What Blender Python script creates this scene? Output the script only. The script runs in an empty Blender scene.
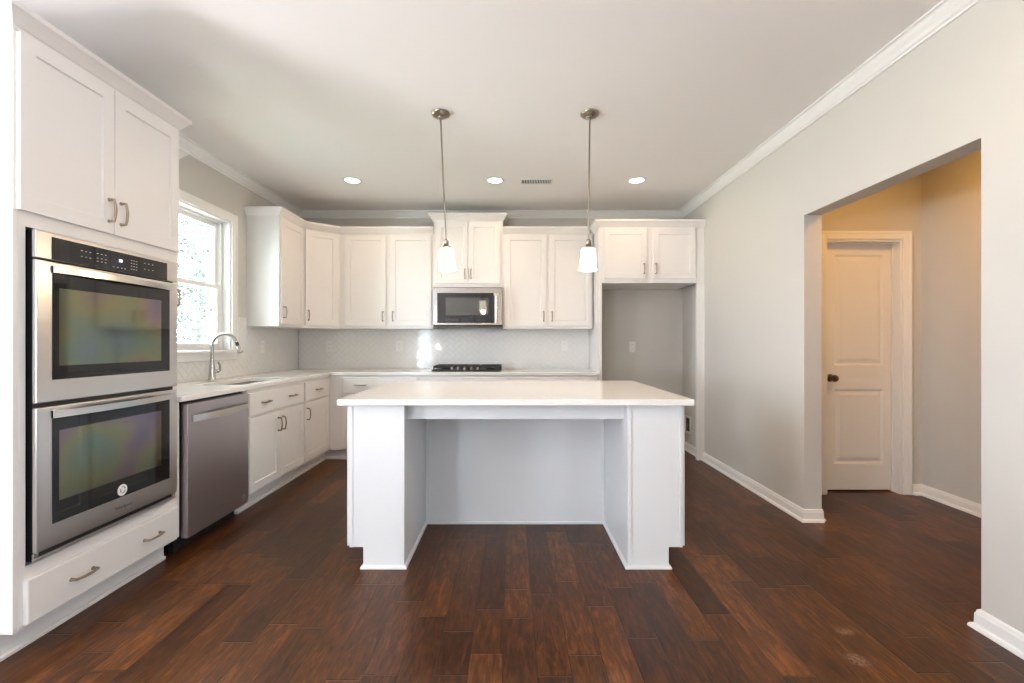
import bpy, bmesh, math, random
from mathutils import Matrix, Vector, noise

random.seed(7)
PI = math.pi
SC = bpy.context.scene
COL = SC.collection

# ---------------------------------------------------------------- camera, sky, daylight, exposure
CAM_H = 1.214
cd = bpy.data.cameras.new('camera')
cd.lens = 16.0
cd.sensor_width = 36.0
cd.shift_y = 0.0015
cd.clip_start = 0.03
cam = bpy.data.objects.new('camera', cd)
cam.location = (0, 0, CAM_H)
cam.rotation_euler = (PI / 2, 0, 0)
COL.objects.link(cam)
SC.camera = cam

SC.view_settings.view_transform = 'Standard'
SC.view_settings.look = 'None'
SC.view_settings.gamma = 1.0
SC.view_settings.use_curve_mapping = False
SC.view_settings.exposure = 0.34

SKY_STRENGTH = 20.0
wd = bpy.data.worlds.new('sky')
wd.use_nodes = True
bg = wd.node_tree.nodes['Background']
bg.inputs['Color'].default_value = (0.68, 0.83, 1.0, 1)
bg.inputs['Strength'].default_value = SKY_STRENGTH
SC.world = wd


def area(name, loc, rot, sx, sy, power, color, portal=False, shape='RECTANGLE', spread=None):
    l = bpy.data.lights.new(name, 'AREA')
    l.shape = shape
    l.size = sx
    if shape in ('RECTANGLE', 'ELLIPSE'):
        l.size_y = sy
    l.energy = power
    l.color = color
    if spread is not None:
        l.spread = spread
    if portal:
        l.cycles.is_portal = True
    o = bpy.data.objects.new(name, l)
    o.location = loc
    o.rotation_euler = rot
    COL.objects.link(o)
    return o


DAY = (0.80, 0.90, 1.0)
WARM = (1.0, 0.72, 0.44)
# portals: the sky's light comes in through the modelled window openings
area('portal_kitchen_window', (-2.60, 3.573, 1.72), (0, -PI / 2, 0), 1.13, 0.914, 1, (1, 1, 1), True)
# added upward lamps that brighten the ceiling; there is no terrace
area('ceiling_fill_rear', (-2.58, -2.95, 1.0), (PI / 2 + 1.3, 0, 0), .34, 1.2, 110, (.95, .93, 1.0))
area('ceiling_fill_side', (-4.15, -0.55, 1.0), (0, -PI / 2 - 1.35, 0), 1.2, 1.3, 330, (.95, .93, 1.0))
area('portal_rear_window', (-2.58, -3.11, 1.25), (PI / 2, 0, 0), .36, 2.1, 1, (1, 1, 1), True)
area('portal_side_window', (-4.31, -0.55, 1.55), (0, -PI / 2, 0), 1.5, .9, 1, (1, 1, 1), True)
area('portal_added_window', (1.99 + .11, -1.2, 1.55), (0, PI / 2, 0), 1.4, 1.0, 1, (1, 1, 1), True)  # for the unseen right-wall window, added to light the left cabinets
sun = bpy.data.lights.new('sun', 'SUN')
sun.energy = 110
sun.angle = .01
sun.color = (1.0, .95, .86)
so = bpy.data.objects.new('sun', sun)
so.rotation_euler = (math.radians(-18), math.radians(38), 0)
COL.objects.link(so)

# ---------------------------------------------------------------- helpers


def newbm():
    return bmesh.new()


def box(bm, x0, y0, z0, x1, y1, z1, bevel=0.0, seg=2):
    if x0 > x1: x0, x1 = x1, x0
    if y0 > y1: y0, y1 = y1, y0
    if z0 > z1: z0, z1 = z1, z0
    v = [bm.verts.new(p) for p in ((x0, y0, z0), (x1, y0, z0), (x1, y1, z0), (x0, y1, z0),
                                   (x0, y0, z1), (x1, y0, z1), (x1, y1, z1), (x0, y1, z1))]
    fs = [bm.faces.new([v[i] for i in f]) for f in
          ((0, 3, 2, 1), (4, 5, 6, 7), (0, 1, 5, 4), (1, 2, 6, 5), (2, 3, 7, 6), (3, 0, 4, 7))]
    if bevel > 0:
        es = set()
        for f in fs:
            es.update(f.edges)
        bmesh.ops.bevel(bm, geom=list(es), offset=bevel, segments=seg, profile=0.5, affect='EDGES')
    return bm


def ring_face(bm, a, b):
    n = len(a)
    for i in range(n):
        bm.faces.new((a[i], a[(i + 1) % n], b[(i + 1) % n], b[i]))


def rect(bm, x0, z0, x1, z1, y):
    return [bm.verts.new(p) for p in ((x0, y, z0), (x1, y, z0), (x1, y, z1), (x0, y, z1))]


def shaker(bm, x0, z0, w, h, t=0.019, stile=0.058, recess=0.008):
    """A framed door with a flat recessed panel; back at y = 0, front at y = -t."""
    x1, z1 = x0 + w, z0 + h
    r = [rect(bm, x0, z0, x1, z1, 0),
         rect(bm, x0, z0, x1, z1, -t + 0.0015),
         rect(bm, x0 + .0015, z0 + .0015, x1 - .0015, z1 - .0015, -t),
         rect(bm, x0 + stile, z0 + stile, x1 - stile, z1 - stile, -t),
         rect(bm, x0 + stile + .003, z0 + stile + .003, x1 - stile - .003, z1 - stile - .003, -t + recess)]
    for a, b in zip(r, r[1:]):
        ring_face(bm, a, b)
    bm.faces.new(r[-1])
    bm.faces.new(r[0][::-1])
    return bm


def slab(bm, x0, z0, w, h, t=0.019, b=0.004):
    x1, z1 = x0 + w, z0 + h
    r = [rect(bm, x0, z0, x1, z1, 0), rect(bm, x0, z0, x1, z1, -t + b),
         rect(bm, x0 + b * .4, z0 + b * .4, x1 - b * .4, z1 - b * .4, -t + b * .35),
         rect(bm, x0 + b * 1.4, z0 + b * 1.4, x1 - b * 1.4, z1 - b * 1.4, -t)]
    for a, c in zip(r, r[1:]):
        ring_face(bm, a, c)
    bm.faces.new(r[-1])
    bm.faces.new(r[0][::-1])
    return bm


def tube(bm, pts, radii, n=10, caps=True, squash=None):
    """Round tube along points; radii one per point."""
    P = [Vector(p) for p in pts]
    rings = []
    prev = None
    for i, p in enumerate(P):
        d = (P[min(i + 1, len(P) - 1)] - P[max(i - 1, 0)]).normalized()
        if prev is None:
            up = Vector((0, 0, 1)) if abs(d.z) < .9 else Vector((1, 0, 0))
            a = d.cross(up).normalized()
        else:
            a = (prev - d * prev.dot(d)).normalized()
        prev = a
        b = d.cross(a)
        r = radii[i] if isinstance(radii, (list, tuple)) else radii
        rings.append([bm.verts.new(p + a * (r * math.cos(2 * PI * k / n)) + b * (r * math.sin(2 * PI * k / n)))
                      for k in range(n)])
    for r0, r1 in zip(rings, rings[1:]):
        ring_face(bm, r0, r1)
    if caps:
        bm.faces.new(rings[0][::-1])
        bm.faces.new(rings[-1])
    return bm


def lathe(bm, prof, n=32, center=(0, 0, 0), axis='Z', closed=False):
    """prof: list of (r, h). Revolved about the axis through center."""
    cx, cy, cz = center
    rings = []
    for r, h in prof:
        if r < 1e-6:
            q = {'Z': (cx, cy, cz + h), 'Y': (cx, cy + h, cz), 'X': (cx + h, cy, cz)}[axis]
            rings.append([bm.verts.new(q)])
            continue
        ring = []
        for k in range(n):
            c, s = r * math.cos(2 * PI * k / n), r * math.sin(2 * PI * k / n)
            q = {'Z': (cx + c, cy + s, cz + h), 'Y': (cx + c, cy + h, cz + s), 'X': (cx + h, cy + c, cz + s)}[axis]
            ring.append(bm.verts.new(q))
        rings.append(ring)
    pairs = list(zip(rings, rings[1:]))
    if closed:
        pairs.append((rings[-1], rings[0]))
    for a, b in pairs:
        if len(a) == 1 and len(b) == 1:
            continue
        if len(a) == 1:
            for k in range(n):
                bm.faces.new((a[0], b[(k + 1) % n], b[k]))
        elif len(b) == 1:
            for k in range(n):
                bm.faces.new((a[k], a[(k + 1) % n], b[0]))
        else:
            ring_face(bm, a, b)
    return bm


def sweep(path, profile, side=1):
    """Mitred sweep of profile [(out, z)] along an XY path; one bmesh per segment. side=1: out is to the left of travel."""
    P = [Vector((p[0], p[1])) for p in path]
    dirs = [(b - a).normalized() for a, b in zip(P, P[1:])]
    nor = [Vector((-d.y, d.x)) * side for d in dirs]

    def ring(bm, i, seg):
        if i == 0:
            m, k = nor[0], 1.0
        elif i == len(P) - 1:
            m, k = nor[-1], 1.0
        else:
            m = (nor[i - 1] + nor[i]).normalized()
            k = 1.0 / max(.2, m.dot(nor[seg]))
        return [bm.verts.new((P[i].x + m.x * o * k, P[i].y + m.y * o * k, z)) for o, z in profile]
    out = []
    for s in range(len(dirs)):
        bm = newbm()
        a, b = ring(bm, s, s), ring(bm, s + 1, s)
        ring_face(bm, a, b)
        bm.faces.new(a)
        bm.faces.new(b[::-1])
        out.append(bm)
    return out


def merge(bms):
    out = newbm()
    for b in bms:
        me = bpy.data.meshes.new('tmp')
        b.to_mesh(me)
        out.from_mesh(me)
        bpy.data.meshes.remove(me)
    return out


def plan(us, vs, inside, w0, w1, axes='XYZ', bevel=0.0):
    """A slab whose outline is a union of grid cells (countertops, walls with openings). axes: where u, v, w go."""
    bm = newbm()
    cache = {}

    def V(i, j, w):
        k = (i, j, w)
        if k not in cache:
            c = dict(zip(axes, (us[i], vs[j], w1 if w else w0)))
            cache[k] = bm.verts.new((c['X'], c['Y'], c['Z']))
        return cache[k]
    cells = {(i, j) for i in range(len(us) - 1) for j in range(len(vs) - 1)
             if inside((us[i] + us[i + 1]) / 2, (vs[j] + vs[j + 1]) / 2)}
    for (i, j) in cells:
        bm.faces.new((V(i, j, 1), V(i + 1, j, 1), V(i + 1, j + 1, 1), V(i, j + 1, 1)))
        bm.faces.new((V(i, j, 0), V(i, j + 1, 0), V(i + 1, j + 1, 0), V(i + 1, j, 0)))
        for di, dj, a, b in ((-1, 0, (i, j), (i, j + 1)), (1, 0, (i + 1, j), (i + 1, j + 1)),
                             (0, -1, (i, j), (i + 1, j)), (0, 1, (i, j + 1), (i + 1, j + 1))):
            if (i + di, j + dj) not in cells:
                bm.faces.new((V(*a, 0), V(*b, 0), V(*b, 1), V(*a, 1)))
    bmesh.ops.recalc_face_normals(bm, faces=bm.faces)
    if bevel > 0:
        bmesh.ops.dissolve_limit(bm, angle_limit=.01, verts=bm.verts, edges=bm.edges)
        es = [e for e in bm.edges if len(e.link_faces) == 2 and e.calc_face_angle(0) > .5]
        bmesh.ops.bevel(bm, geom=es, offset=bevel, segments=2, profile=.5, affect='EDGES')
    return bm


def tagp(o, label=None, cat=None, group=None, kind=None):
    if label: o['label'] = label
    if cat: o['category'] = cat
    if group: o['group'] = group
    if kind: o['kind'] = kind
    return o


ROOTM = {}


def root(name, loc, rz=0.0, label=None, cat=None, group=None, kind=None):
    o = bpy.data.objects.new(name, None)
    o.empty_display_size = .1
    o.location = loc
    o.rotation_euler = (0, 0, rz)
    COL.objects.link(o)
    ROOTM[o.name] = Matrix.Translation(loc) @ Matrix.Rotation(rz, 4, 'Z')
    return tagp(o, label, cat, group, kind)


def obj(name, bm, mat, parent=None, world=False, loc=None, rot=None, smooth=False, label=None, cat=None,
        group=None, kind=None, recalc=True):
    if world and parent is not None:
        bm.transform(ROOTM[parent.name].inverted())
    if recalc:
        bmesh.ops.recalc_face_normals(bm, faces=bm.faces)
    me = bpy.data.meshes.new(name)
    bm.to_mesh(me)
    bm.free()
    me.materials.append(mat)
    if smooth:
        for p in me.polygons:
            p.use_smooth = True
        try:
            me.set_sharp_from_angle(angle=math.radians(35))
        except Exception:
            pass
    o = bpy.data.objects.new(name, me)
    COL.objects.link(o)
    if parent is not None:
        o.parent = parent
        if parent.name in ROOTM:
            ROOTM[o.name] = ROOTM[parent.name]
    if loc is not None: o.location = loc
    if rot is not None: o.rotation_euler = rot
    return tagp(o, label, cat, group, kind)


def text_bm(s, size, depth=.0006):
    """Lettering standing in the XZ plane, facing -Y, centred on the origin."""
    cu = bpy.data.curves.new('lettering', 'FONT')
    cu.body = s
    cu.size = size
    cu.extrude = depth
    cu.align_x = 'CENTER'
    cu.align_y = 'CENTER'
    cu.resolution_u = 3
    t = bpy.data.objects.new('lettering', cu)
    COL.objects.link(t)
    dg = bpy.context.evaluated_depsgraph_get()
    me = t.evaluated_get(dg).to_mesh()
    bm = newbm()
    bm.from_mesh(me)
    t.evaluated_get(dg).to_mesh_clear()
    bpy.data.objects.remove(t)
    bpy.data.curves.remove(cu)
    bm.transform(Matrix.Rotation(PI / 2, 4, 'X'))
    return bm


# ---------------------------------------------------------------- materials
class NT:
    def __init__(self, name):
        self.m = bpy.data.materials.new(name)
        self.m.use_nodes = True
        self.t = self.m.node_tree
        self.b = self.t.nodes['Principled BSDF']

    def n(self, typ, **kw):
        nd = self.t.nodes.new(typ)
        for k, v in kw.items():
            setattr(nd, k, v)
        return nd

    def l(self, a, b):
        self.t.links.new(a, b)

    def val(self, sock, v):
        sock.default_value = v

    def math(self, op, a, b=None, c=None, clamp=False):
        nd = self.n('ShaderNodeMath', operation=op)
        nd.use_clamp = clamp
        for i, x in enumerate((a, b, c)):
            if x is None: continue
            if isinstance(x, (int, float)): nd.inputs[i].default_value = x
            else: self.l(x, nd.inputs[i])
        return nd.outputs[0]


def pbr(name, color, rough=.5, metal=0.0, var=.0, scale=6.0, bump=0.0, bscale=300.0, stretch=None, coat=0.0,
        ior=1.5, rvar=0.0):
    k = NT(name)
    b = k.b
    b.inputs['Base Color'].default_value = (*color, 1)
    b.inputs['Roughness'].default_value = rough
    b.inputs['Metallic'].default_value = metal
    b.inputs['IOR'].default_value = ior
    b.inputs['Coat Weight'].default_value = coat
    b.inputs['Coat Roughness'].default_value = .05
    tc = k.n('ShaderNodeTexCoord')
    mp = k.n('ShaderNodeMapping')
    k.l(tc.outputs['Object'], mp.inputs['Vector'])
    if stretch: mp.inputs['Scale'].default_value = stretch
    nz = k.n('ShaderNodeTexNoise')
    nz.inputs['Scale'].default_value = scale
    nz.inputs['Detail'].default_value = 4
    k.l(mp.outputs['Vector'], nz.inputs['Vector'])
    if var > 0:
        mx = k.n('ShaderNodeMix', data_type='RGBA')
        mx.inputs[6].default_value = (*[c * (1 - var) for c in color], 1)
        mx.inputs[7].default_value = (*[min(1, c * (1 + var)) for c in color], 1)
        k.l(nz.outputs['Fac'], mx.inputs[0])
        k.l(mx.outputs[2], b.inputs['Base Color'])
    if rvar > 0:
        mr = k.n('ShaderNodeMapRange')
        mr.inputs['To Min'].default_value = rough - rvar
        mr.inputs['To Max'].default_value = rough + rvar
        k.l(nz.outputs['Fac'], mr.inputs['Value'])
        k.l(mr.outputs['Result'], b.inputs['Roughness'])
    if bump > 0:
        n2 = k.n('ShaderNodeTexNoise')
        n2.inputs['Scale'].default_value = bscale
        n2.inputs['Detail'].default_value = 2
        k.l(mp.outputs['Vector'], n2.inputs['Vector'])
        bp = k.n('ShaderNodeBump')
        bp.inputs['Strength'].default_value = bump
        bp.inputs['Distance'].default_value = .002
        k.l(n2.outputs['Fac'], bp.inputs['Height'])
        k.l(bp.outputs['Normal'], b.inputs['Normal'])
    return k.m


def glow(name, color, strength, base=(.9, .9, .9)):
    k = NT(name)
    k.b.inputs['Base Color'].default_value = (*base, 1)
    k.b.inputs['Emission Color'].default_value = (*color, 1)
    k.b.inputs['Emission Strength'].default_value = strength
    nz = k.n('ShaderNodeTexNoise')
    nz.inputs['Scale'].default_value = 30
    mr = k.n('ShaderNodeMapRange')
    mr.inputs['To Min'].default_value = .35
    mr.inputs['To Max'].default_value = .45
    k.l(nz.outputs['Fac'], mr.inputs['Value'])
    k.l(mr.outputs['Result'], k.b.inputs['Roughness'])
    return k.m


def pane_glass():
    k = NT('window_glass')
    k.t.nodes.remove(k.b)
    tr = k.n('ShaderNodeBsdfTransparent')
    tr.inputs['Color'].default_value = (.96, .98, .97, 1)
    gl = k.n('ShaderNodeBsdfGlossy')
    gl.inputs['Roughness'].default_value = .01
    fr = k.n('ShaderNodeFresnel')
    fr.inputs['IOR'].default_value = 1.45
    mx = k.n('ShaderNodeMixShader')
    ge = k.n('ShaderNodeNewGeometry')
    k.l(k.math('MULTIPLY', fr.outputs[0], k.math('SUBTRACT', 1, ge.outputs['Backfacing'])), mx.inputs[0])
    k.l(tr.outputs[0], mx.inputs[1])
    k.l(gl.outputs[0], mx.inputs[2])
    k.l(mx.outputs[0], k.t.nodes['Material Output'].inputs['Surface'])
    return k.m


def wood_floor():
    k = NT('hardwood_planks')
    W, L = .127, 1.15
    tc = k.n('ShaderNodeTexCoord')
    sp = k.n('ShaderNodeSeparateXYZ')
    k.l(tc.outputs['Object'], sp.inputs[0])
    x, y = sp.outputs[0], sp.outputs[1]
    xr = k.math('DIVIDE', k.math('ADD', x, .035), W)
    row = k.math('FLOOR', xr)
    fx = k.math('FRACT', xr)
    wn = k.n('ShaderNodeTexWhiteNoise', noise_dimensions='1D')
    k.l(row, wn.inputs['W'])
    yo = k.math('ADD', k.math('DIVIDE', y, L), k.math('MULTIPLY', wn.outputs['Value'], 7.3))
    cell = k.math('FLOOR', yo)
    fy = k.math('FRACT', yo)
    cv = k.n('ShaderNodeCombineXYZ')
    k.l(row, cv.inputs[0]); k.l(cell, cv.inputs[1])
    w2 = k.n('ShaderNodeTexWhiteNoise', noise_dimensions='2D')
    k.l(cv.outputs[0], w2.inputs['Vector'])
    split = k.math('MULTIPLY_ADD', w2.outputs['Value'], .6, .2)      # where each length is cut in two
    second = k.math('GREATER_THAN', fy, split)
    cv2 = k.n('ShaderNodeCombineXYZ')
    k.l(row, cv2.inputs[0]); k.l(cell, cv2.inputs[1]); k.l(second, cv2.inputs[2])
    w3 = k.n('ShaderNodeTexWhiteNoise', noise_dimensions='3D')
    k.l(cv2.outputs[0], w3.inputs['Vector'])
    tone = w3.outputs['Value']
    # seams
    ex = k.math('MULTIPLY', k.math('MINIMUM', fx, k.math('SUBTRACT', 1, fx)), W)
    ey = k.math('MULTIPLY', k.math('MINIMUM', fy, k.math('SUBTRACT', 1, fy)), L)
    es = k.math('MULTIPLY', k.math('ABSOLUTE', k.math('SUBTRACT', fy, split)), L)
    ed = k.math('MINIMUM', ex, k.math('MINIMUM', ey, es))
    seam = k.math('SUBTRACT', 1, k.math('DIVIDE', ed, .0035, clamp=True), clamp=True)
    # grain
    gv = k.n('ShaderNodeCombineXYZ')
    k.l(k.math('MULTIPLY_ADD', tone, 17.0, k.math('MULTIPLY', x, 1.0)), gv.inputs[0])
    k.l(k.math('MULTIPLY', y, .16), gv.inputs[1])
    k.l(k.math('MULTIPLY', tone, 31.0), gv.inputs[2])
    g1 = k.n('ShaderNodeTexNoise')
    g1.inputs['Scale'].default_value = 60
    g1.inputs['Detail'].default_value = 7
    g1.inputs['Roughness'].default_value = .62
    g1.inputs['Distortion'].default_value = .7
    k.l(gv.outputs[0], g1.inputs['Vector'])
    gv2 = k.n('ShaderNodeCombineXYZ')
    k.l(k.math('MULTIPLY_ADD', tone, 9.0, x), gv2.inputs[0])
    k.l(k.math('MULTIPLY', y, .3), gv2.inputs[1])
    k.l(k.math('MULTIPLY', tone, 13.0), gv2.inputs[2])
    g2 = k.n('ShaderNodeTexNoise')
    g2.inputs['Scale'].default_value = 9
    g2.inputs['Detail'].default_value = 5
    g2.inputs['Distortion'].default_value = 2.2
    k.l(gv2.outputs[0], g2.inputs['Vector'])
    f = k.math('ADD', k.math('MULTIPLY', g1.outputs['Fac'], .72), k.math('MULTIPLY', g2.outputs['Fac'], .30))
    f = k.math('ADD', f, k.math('MULTIPLY', k.math('SUBTRACT', tone, .5), .20))
    cr = k.n('ShaderNodeValToRGB')
    els = cr.color_ramp.elements
    els[0].position = .24; els[0].color = (.011, .0040, .0020, 1)
    els[1].position = .78; els[1].color = (.235, .082, .018, 1)
    e = els.new(.44); e.color = (.043, .0140, .0044, 1)
    e = els.new(.58); e.color = (.090, .0305, .0078, 1)
    k.l(f, cr.inputs[0])
    mx = k.n('ShaderNodeMix', data_type='RGBA')
    k.l(k.math('MULTIPLY', seam, .75), mx.inputs[0])
    k.l(cr.outputs[0], mx.inputs[6])
    mx.inputs[7].default_value = (.012, .005, .003, 1)
    # dusty scuffs left on the boards
    sc = None
    for (sx, sy, ra, rb) in ((1.40, 1.915, .045, .03), (1.322, 1.745, .05, .045)):
        d = k.math('ADD', k.math('POWER', k.math('DIVIDE', k.math('SUBTRACT', x, sx), ra), 2.0),
                   k.math('POWER', k.math('DIVIDE', k.math('SUBTRACT', y, sy), rb), 2.0))
        q = k.math('SUBTRACT', 1, d, clamp=True)
        sc = q if sc is None else k.math('MAXIMUM', sc, q)
    n3 = k.n('ShaderNodeTexNoise')
    n3.inputs['Scale'].default_value = 90
    n3.inputs['Detail'].default_value = 4
    k.l(tc.outputs['Object'], n3.inputs['Vector'])
    sc = k.math('MULTIPLY', k.math('MULTIPLY', sc, k.math('SUBTRACT', n3.outputs['Fac'], .38, clamp=True)), 2.0, clamp=True)
    mx2 = k.n('ShaderNodeMix', data_type='RGBA')
    k.l(sc, mx2.inputs[0])
    k.l(mx.outputs[2], mx2.inputs[6])
    mx2.inputs[7].default_value = (.40, .30, .22, 1)
    k.l(mx2.outputs[2], k.b.inputs['Base Color'])
    rr = k.n('ShaderNodeMapRange')
    k.b.inputs['Specular IOR Level'].default_value = .30
    rr.inputs['To Min'].default_value = .26
    rr.inputs['To Max'].default_value = .42
    k.l(g1.outputs['Fac'], rr.inputs['Value'])
    k.l(rr.outputs['Result'], k.b.inputs['Roughness'])
    bp = k.n('ShaderNodeBump')
    bp.inputs['Strength'].default_value = .35
    bp.inputs['Distance'].default_value = .004
    hgt = k.math('SUBTRACT', k.math('ADD', k.math('MULTIPLY', g2.outputs['Fac'], .5), k.math('MULTIPLY', g1.outputs['Fac'], .25)),
                 k.math('MULTIPLY', seam, .8))
    k.l(hgt, bp.inputs['Height'])
    k.l(bp.outputs['Normal'], k.b.inputs['Normal'])
    return k.m


def sheen_window():
    """Oven-door window: coloured reflections painted as a tint that drifts over the pane."""
    k = NT('oven_window_painted_sheen')
    b = k.b
    b.inputs['Metallic'].default_value = 1.0
    b.inputs['Roughness'].default_value = .07
    tc = k.n('ShaderNodeTexCoord')
    nz = k.n('ShaderNodeTexNoise')
    nz.inputs['Scale'].default_value = 3.0
    nz.inputs['Detail'].default_value = 1.5
    k.l(tc.outputs['Object'], nz.inputs['Vector'])
    cr = k.n('ShaderNodeValToRGB')  # ramp paints the coloured reflections into the base colour
    e = cr.color_ramp.elements
    e[0].position = .30; e[0].color = (.16, .15, .22, 1)
    e[1].position = .72; e[1].color = (.20, .23, .26, 1)
    for p, c in ((.42, (.25, .19, .20)), (.52, (.25, .24, .14)), (.62, (.19, .24, .20))):
        x = e.new(p); x.color = (*c, 1)
    k.l(nz.outputs['Fac'], cr.inputs[0])
    k.l(cr.outputs[0], b.inputs['Base Color'])
    return k.m


def film_glass(name, color, ior, film, rough=.03):
    k = NT(name)
    b = k.b
    b.inputs['Base Color'].default_value = (*color, 1)
    b.inputs['Roughness'].default_value = rough
    b.inputs['IOR'].default_value = ior
    if film:
        b.inputs['Thin Film IOR'].default_value = 1.9
        tc = k.n('ShaderNodeTexCoord')
        nz = k.n('ShaderNodeTexNoise')
        nz.inputs['Scale'].default_value = 7
        nz.inputs['Detail'].default_value = 2
        k.l(tc.outputs['Object'], nz.inputs['Vector'])
        mr = k.n('ShaderNodeMapRange')
        mr.inputs['To Min'].default_value = film - 70
        mr.inputs['To Max'].default_value = film + 70
        k.l(nz.outputs['Fac'], mr.inputs['Value'])
        k.l(mr.outputs['Result'], b.inputs['Thin Film Thickness'])
    else:
        nz = k.n('ShaderNodeTexNoise')
        nz.inputs['Scale'].default_value = 15
        mr = k.n('ShaderNodeMapRange')
        mr.inputs['To Min'].default_value = rough * .8
        mr.inputs['To Max'].default_value = rough * 1.3
        k.l(nz.outputs['Fac'], mr.inputs['Value'])
        k.l(mr.outputs['Result'], b.inputs['Roughness'])
    return k.m


M = dict(
    cab=pbr('white_cabinet_paint', (.80, .77, .75), .32, var=.012, bump=.03, bscale=120),
    isl=pbr('white_paint_daylight_tint', (.73, .73, .735), .34, var=.012, bump=.03, bscale=120),  # the cabinet white, with cool daylight and dimming put into its colour
    wall=pbr('greige_wall_paint', (.585, .565, .525), .75, var=.012, bump=.08, bscale=420),
    ceil=pbr('ceiling_paint', (.86, .83, .81), .9, var=.01, bump=.08, bscale=350),
    trim=pbr('white_trim_paint', (.84, .83, .81), .35, var=.01, bump=.02, bscale=150),
    quartz=pbr('white_quartz', (.80, .78, .755), .13, var=.035, scale=160),
    tile=pbr('white_glazed_tile', (.78, .775, .76), .08, var=.02, scale=12),
    grout=pbr('pale_grout', (.60, .59, .57), .85, var=.05, scale=90),
    steel=pbr('brushed_stainless', (.66, .63, .61), .30, 1.0, var=.02, scale=3, stretch=(1, 1, 40)),
    dsteel=pbr('darker_brushed_stainless', (.50, .465, .48), .34, 1.0, var=.02, scale=3, stretch=(1, 1, 40)),
    chrome=pbr('brushed_nickel', (.62, .60, .56), .22, 1.0, var=.04, scale=20, rvar=.04),
    fnickel=pbr('faucet_nickel', (.47, .45, .42), .2, 1.0, var=.04, scale=20),
    nickel=pbr('satin_nickel', (.31, .27, .22), .28, 1.0, var=.05, scale=20),
    msteel=pbr('microwave_stainless', (.29, .27, .25), .24, 1.0, var=.02, scale=3, stretch=(1, 1, 40)),
    pull=pbr('antique_nickel', (.36, .305, .235), .33, 1.0, var=.12, scale=60, rvar=.06),
    bronze=pbr('aged_bronze', (.16, .115, .075), .32, 1.0, var=.15, scale=40, rvar=.05),
    black=pbr('black_enamel', (.012, .012, .013), .38, var=.1),
    bglass=film_glass('black_appliance_glass', (.012, .012, .013), 1.5, 0),
    owin=sheen_window(),
    mwin=film_glass('microwave_window', (.03, .028, .024), 1.75, 0),
    iron=pbr('cast_iron', (.02, .02, .021), .55, var=.2, scale=50),
    plastic=pbr('white_plastic', (.80, .79, .77), .38, var=.01),
    dark=pbr('dark_recess', (.02, .019, .018), .7, var=.1),
    ink=pbr('grey_ink', (.16, .16, .17), .5, var=.05),
    pale=pbr('pale_ink', (.36, .35, .34), .5, var=.05),
    sticker=pbr('white_sticker', (.85, .85, .85), .4, var=.02),
    lime=pbr('lime_sticker', (.62, .72, .18), .5, var=.04),
    digit=glow('blue_white_digits', (.72, .80, 1.0), 1.3),
    disp=pbr('dark_blue_display', (.012, .012, .03), .12, var=.1),
    shade=glow('lit_frosted_glass', (1.0, .86, .68), 5),
    lens=glow('lit_lamp_lens', (1.0, .90, .76), 6.0),
    glass=pane_glass(),
    floor=wood_floor(),
    lawn=pbr('grass', (.34, .37, .30), .9, var=.4, scale=3),
    bark=pbr('tree_bark', (.08, .07, .06), .9, var=.3, scale=9),
    leaf=pbr('tree_leaf', (.024, .038, .025), .6, var=.35, scale=2),
)

# ---------------------------------------------------------------- room shell
XL, XR, YB, H = -2.49, 1.99, 5.30, 2.743
XF, YR, YJ = -4.20, -3.0, 1.70          # far left wall, rear wall, jog where the kitchen's left wall ends
T = .12
XH, YD = 3.285, 3.65                    # hall's right wall, hall's door wall


def struct(name, bm, mat, **kw):
    return obj(name, bm, mat, kind='structure', **kw)


bm = newbm(); box(bm, XF - .2, YR - .2, -.12, XH + .2, YB + .2, 0)
struct('floor', bm, M['floor'])
bm = newbm(); box(bm, XF - .2, YR - .2, H, XH + .2, YB + .2, H + .15)
struct('ceiling', bm, M['ceil'])

bm = newbm(); box(bm, XL - T, YB, 0, XR + T, YB + T, H)
struct('wall_back', bm, M['wall'])
WY0, WY1, WZ0, WZ1 = 3.116, 4.03, 1.155, 2.285
struct('wall_left', plan([YJ, WY0, WY1, YB], [0, WZ0, WZ1, H],
                         lambda y, z: not (WY0 < y < WY1 and WZ0 < z < WZ1), XL - T, XL, 'YZX'), M['wall'])
OY0, OY1, OZ = 1.93, 3.10, 2.085
struct('wall_right', plan([YR, -1.7, -.7, OY0, OY1, YB], [0, .85, OZ, 2.25, H],
                          lambda y, z: not (OY0 < y < OY1 and z < OZ) and not (-1.7 < y < -.7 and .85 < z < 2.25), XR, XR + T, 'YZX'), M['wall'])
# great room behind the photographer
bm = newbm(); box(bm, XF, YJ, 0, XL - T, YJ + T, H)
struct('wall_jog', bm, M['wall'])
struct('wall_far_left', plan([YR, -1.0, -.1, YJ], [0, .8, 2.3, H],
                             lambda y, z: not (-1.0 < y < -.1 and .8 < z < 2.3), XF - T, XF, 'YZX'), M['wall'])
struct('wall_rear', plan([XF, -2.76, -2.40, XR + T], [0, .2, 2.3, H],
                         lambda x, z: not (-2.76 < x < -2.40 and .2 < z < 2.3), YR - T, YR, 'XZY'), M['wall'])
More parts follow.
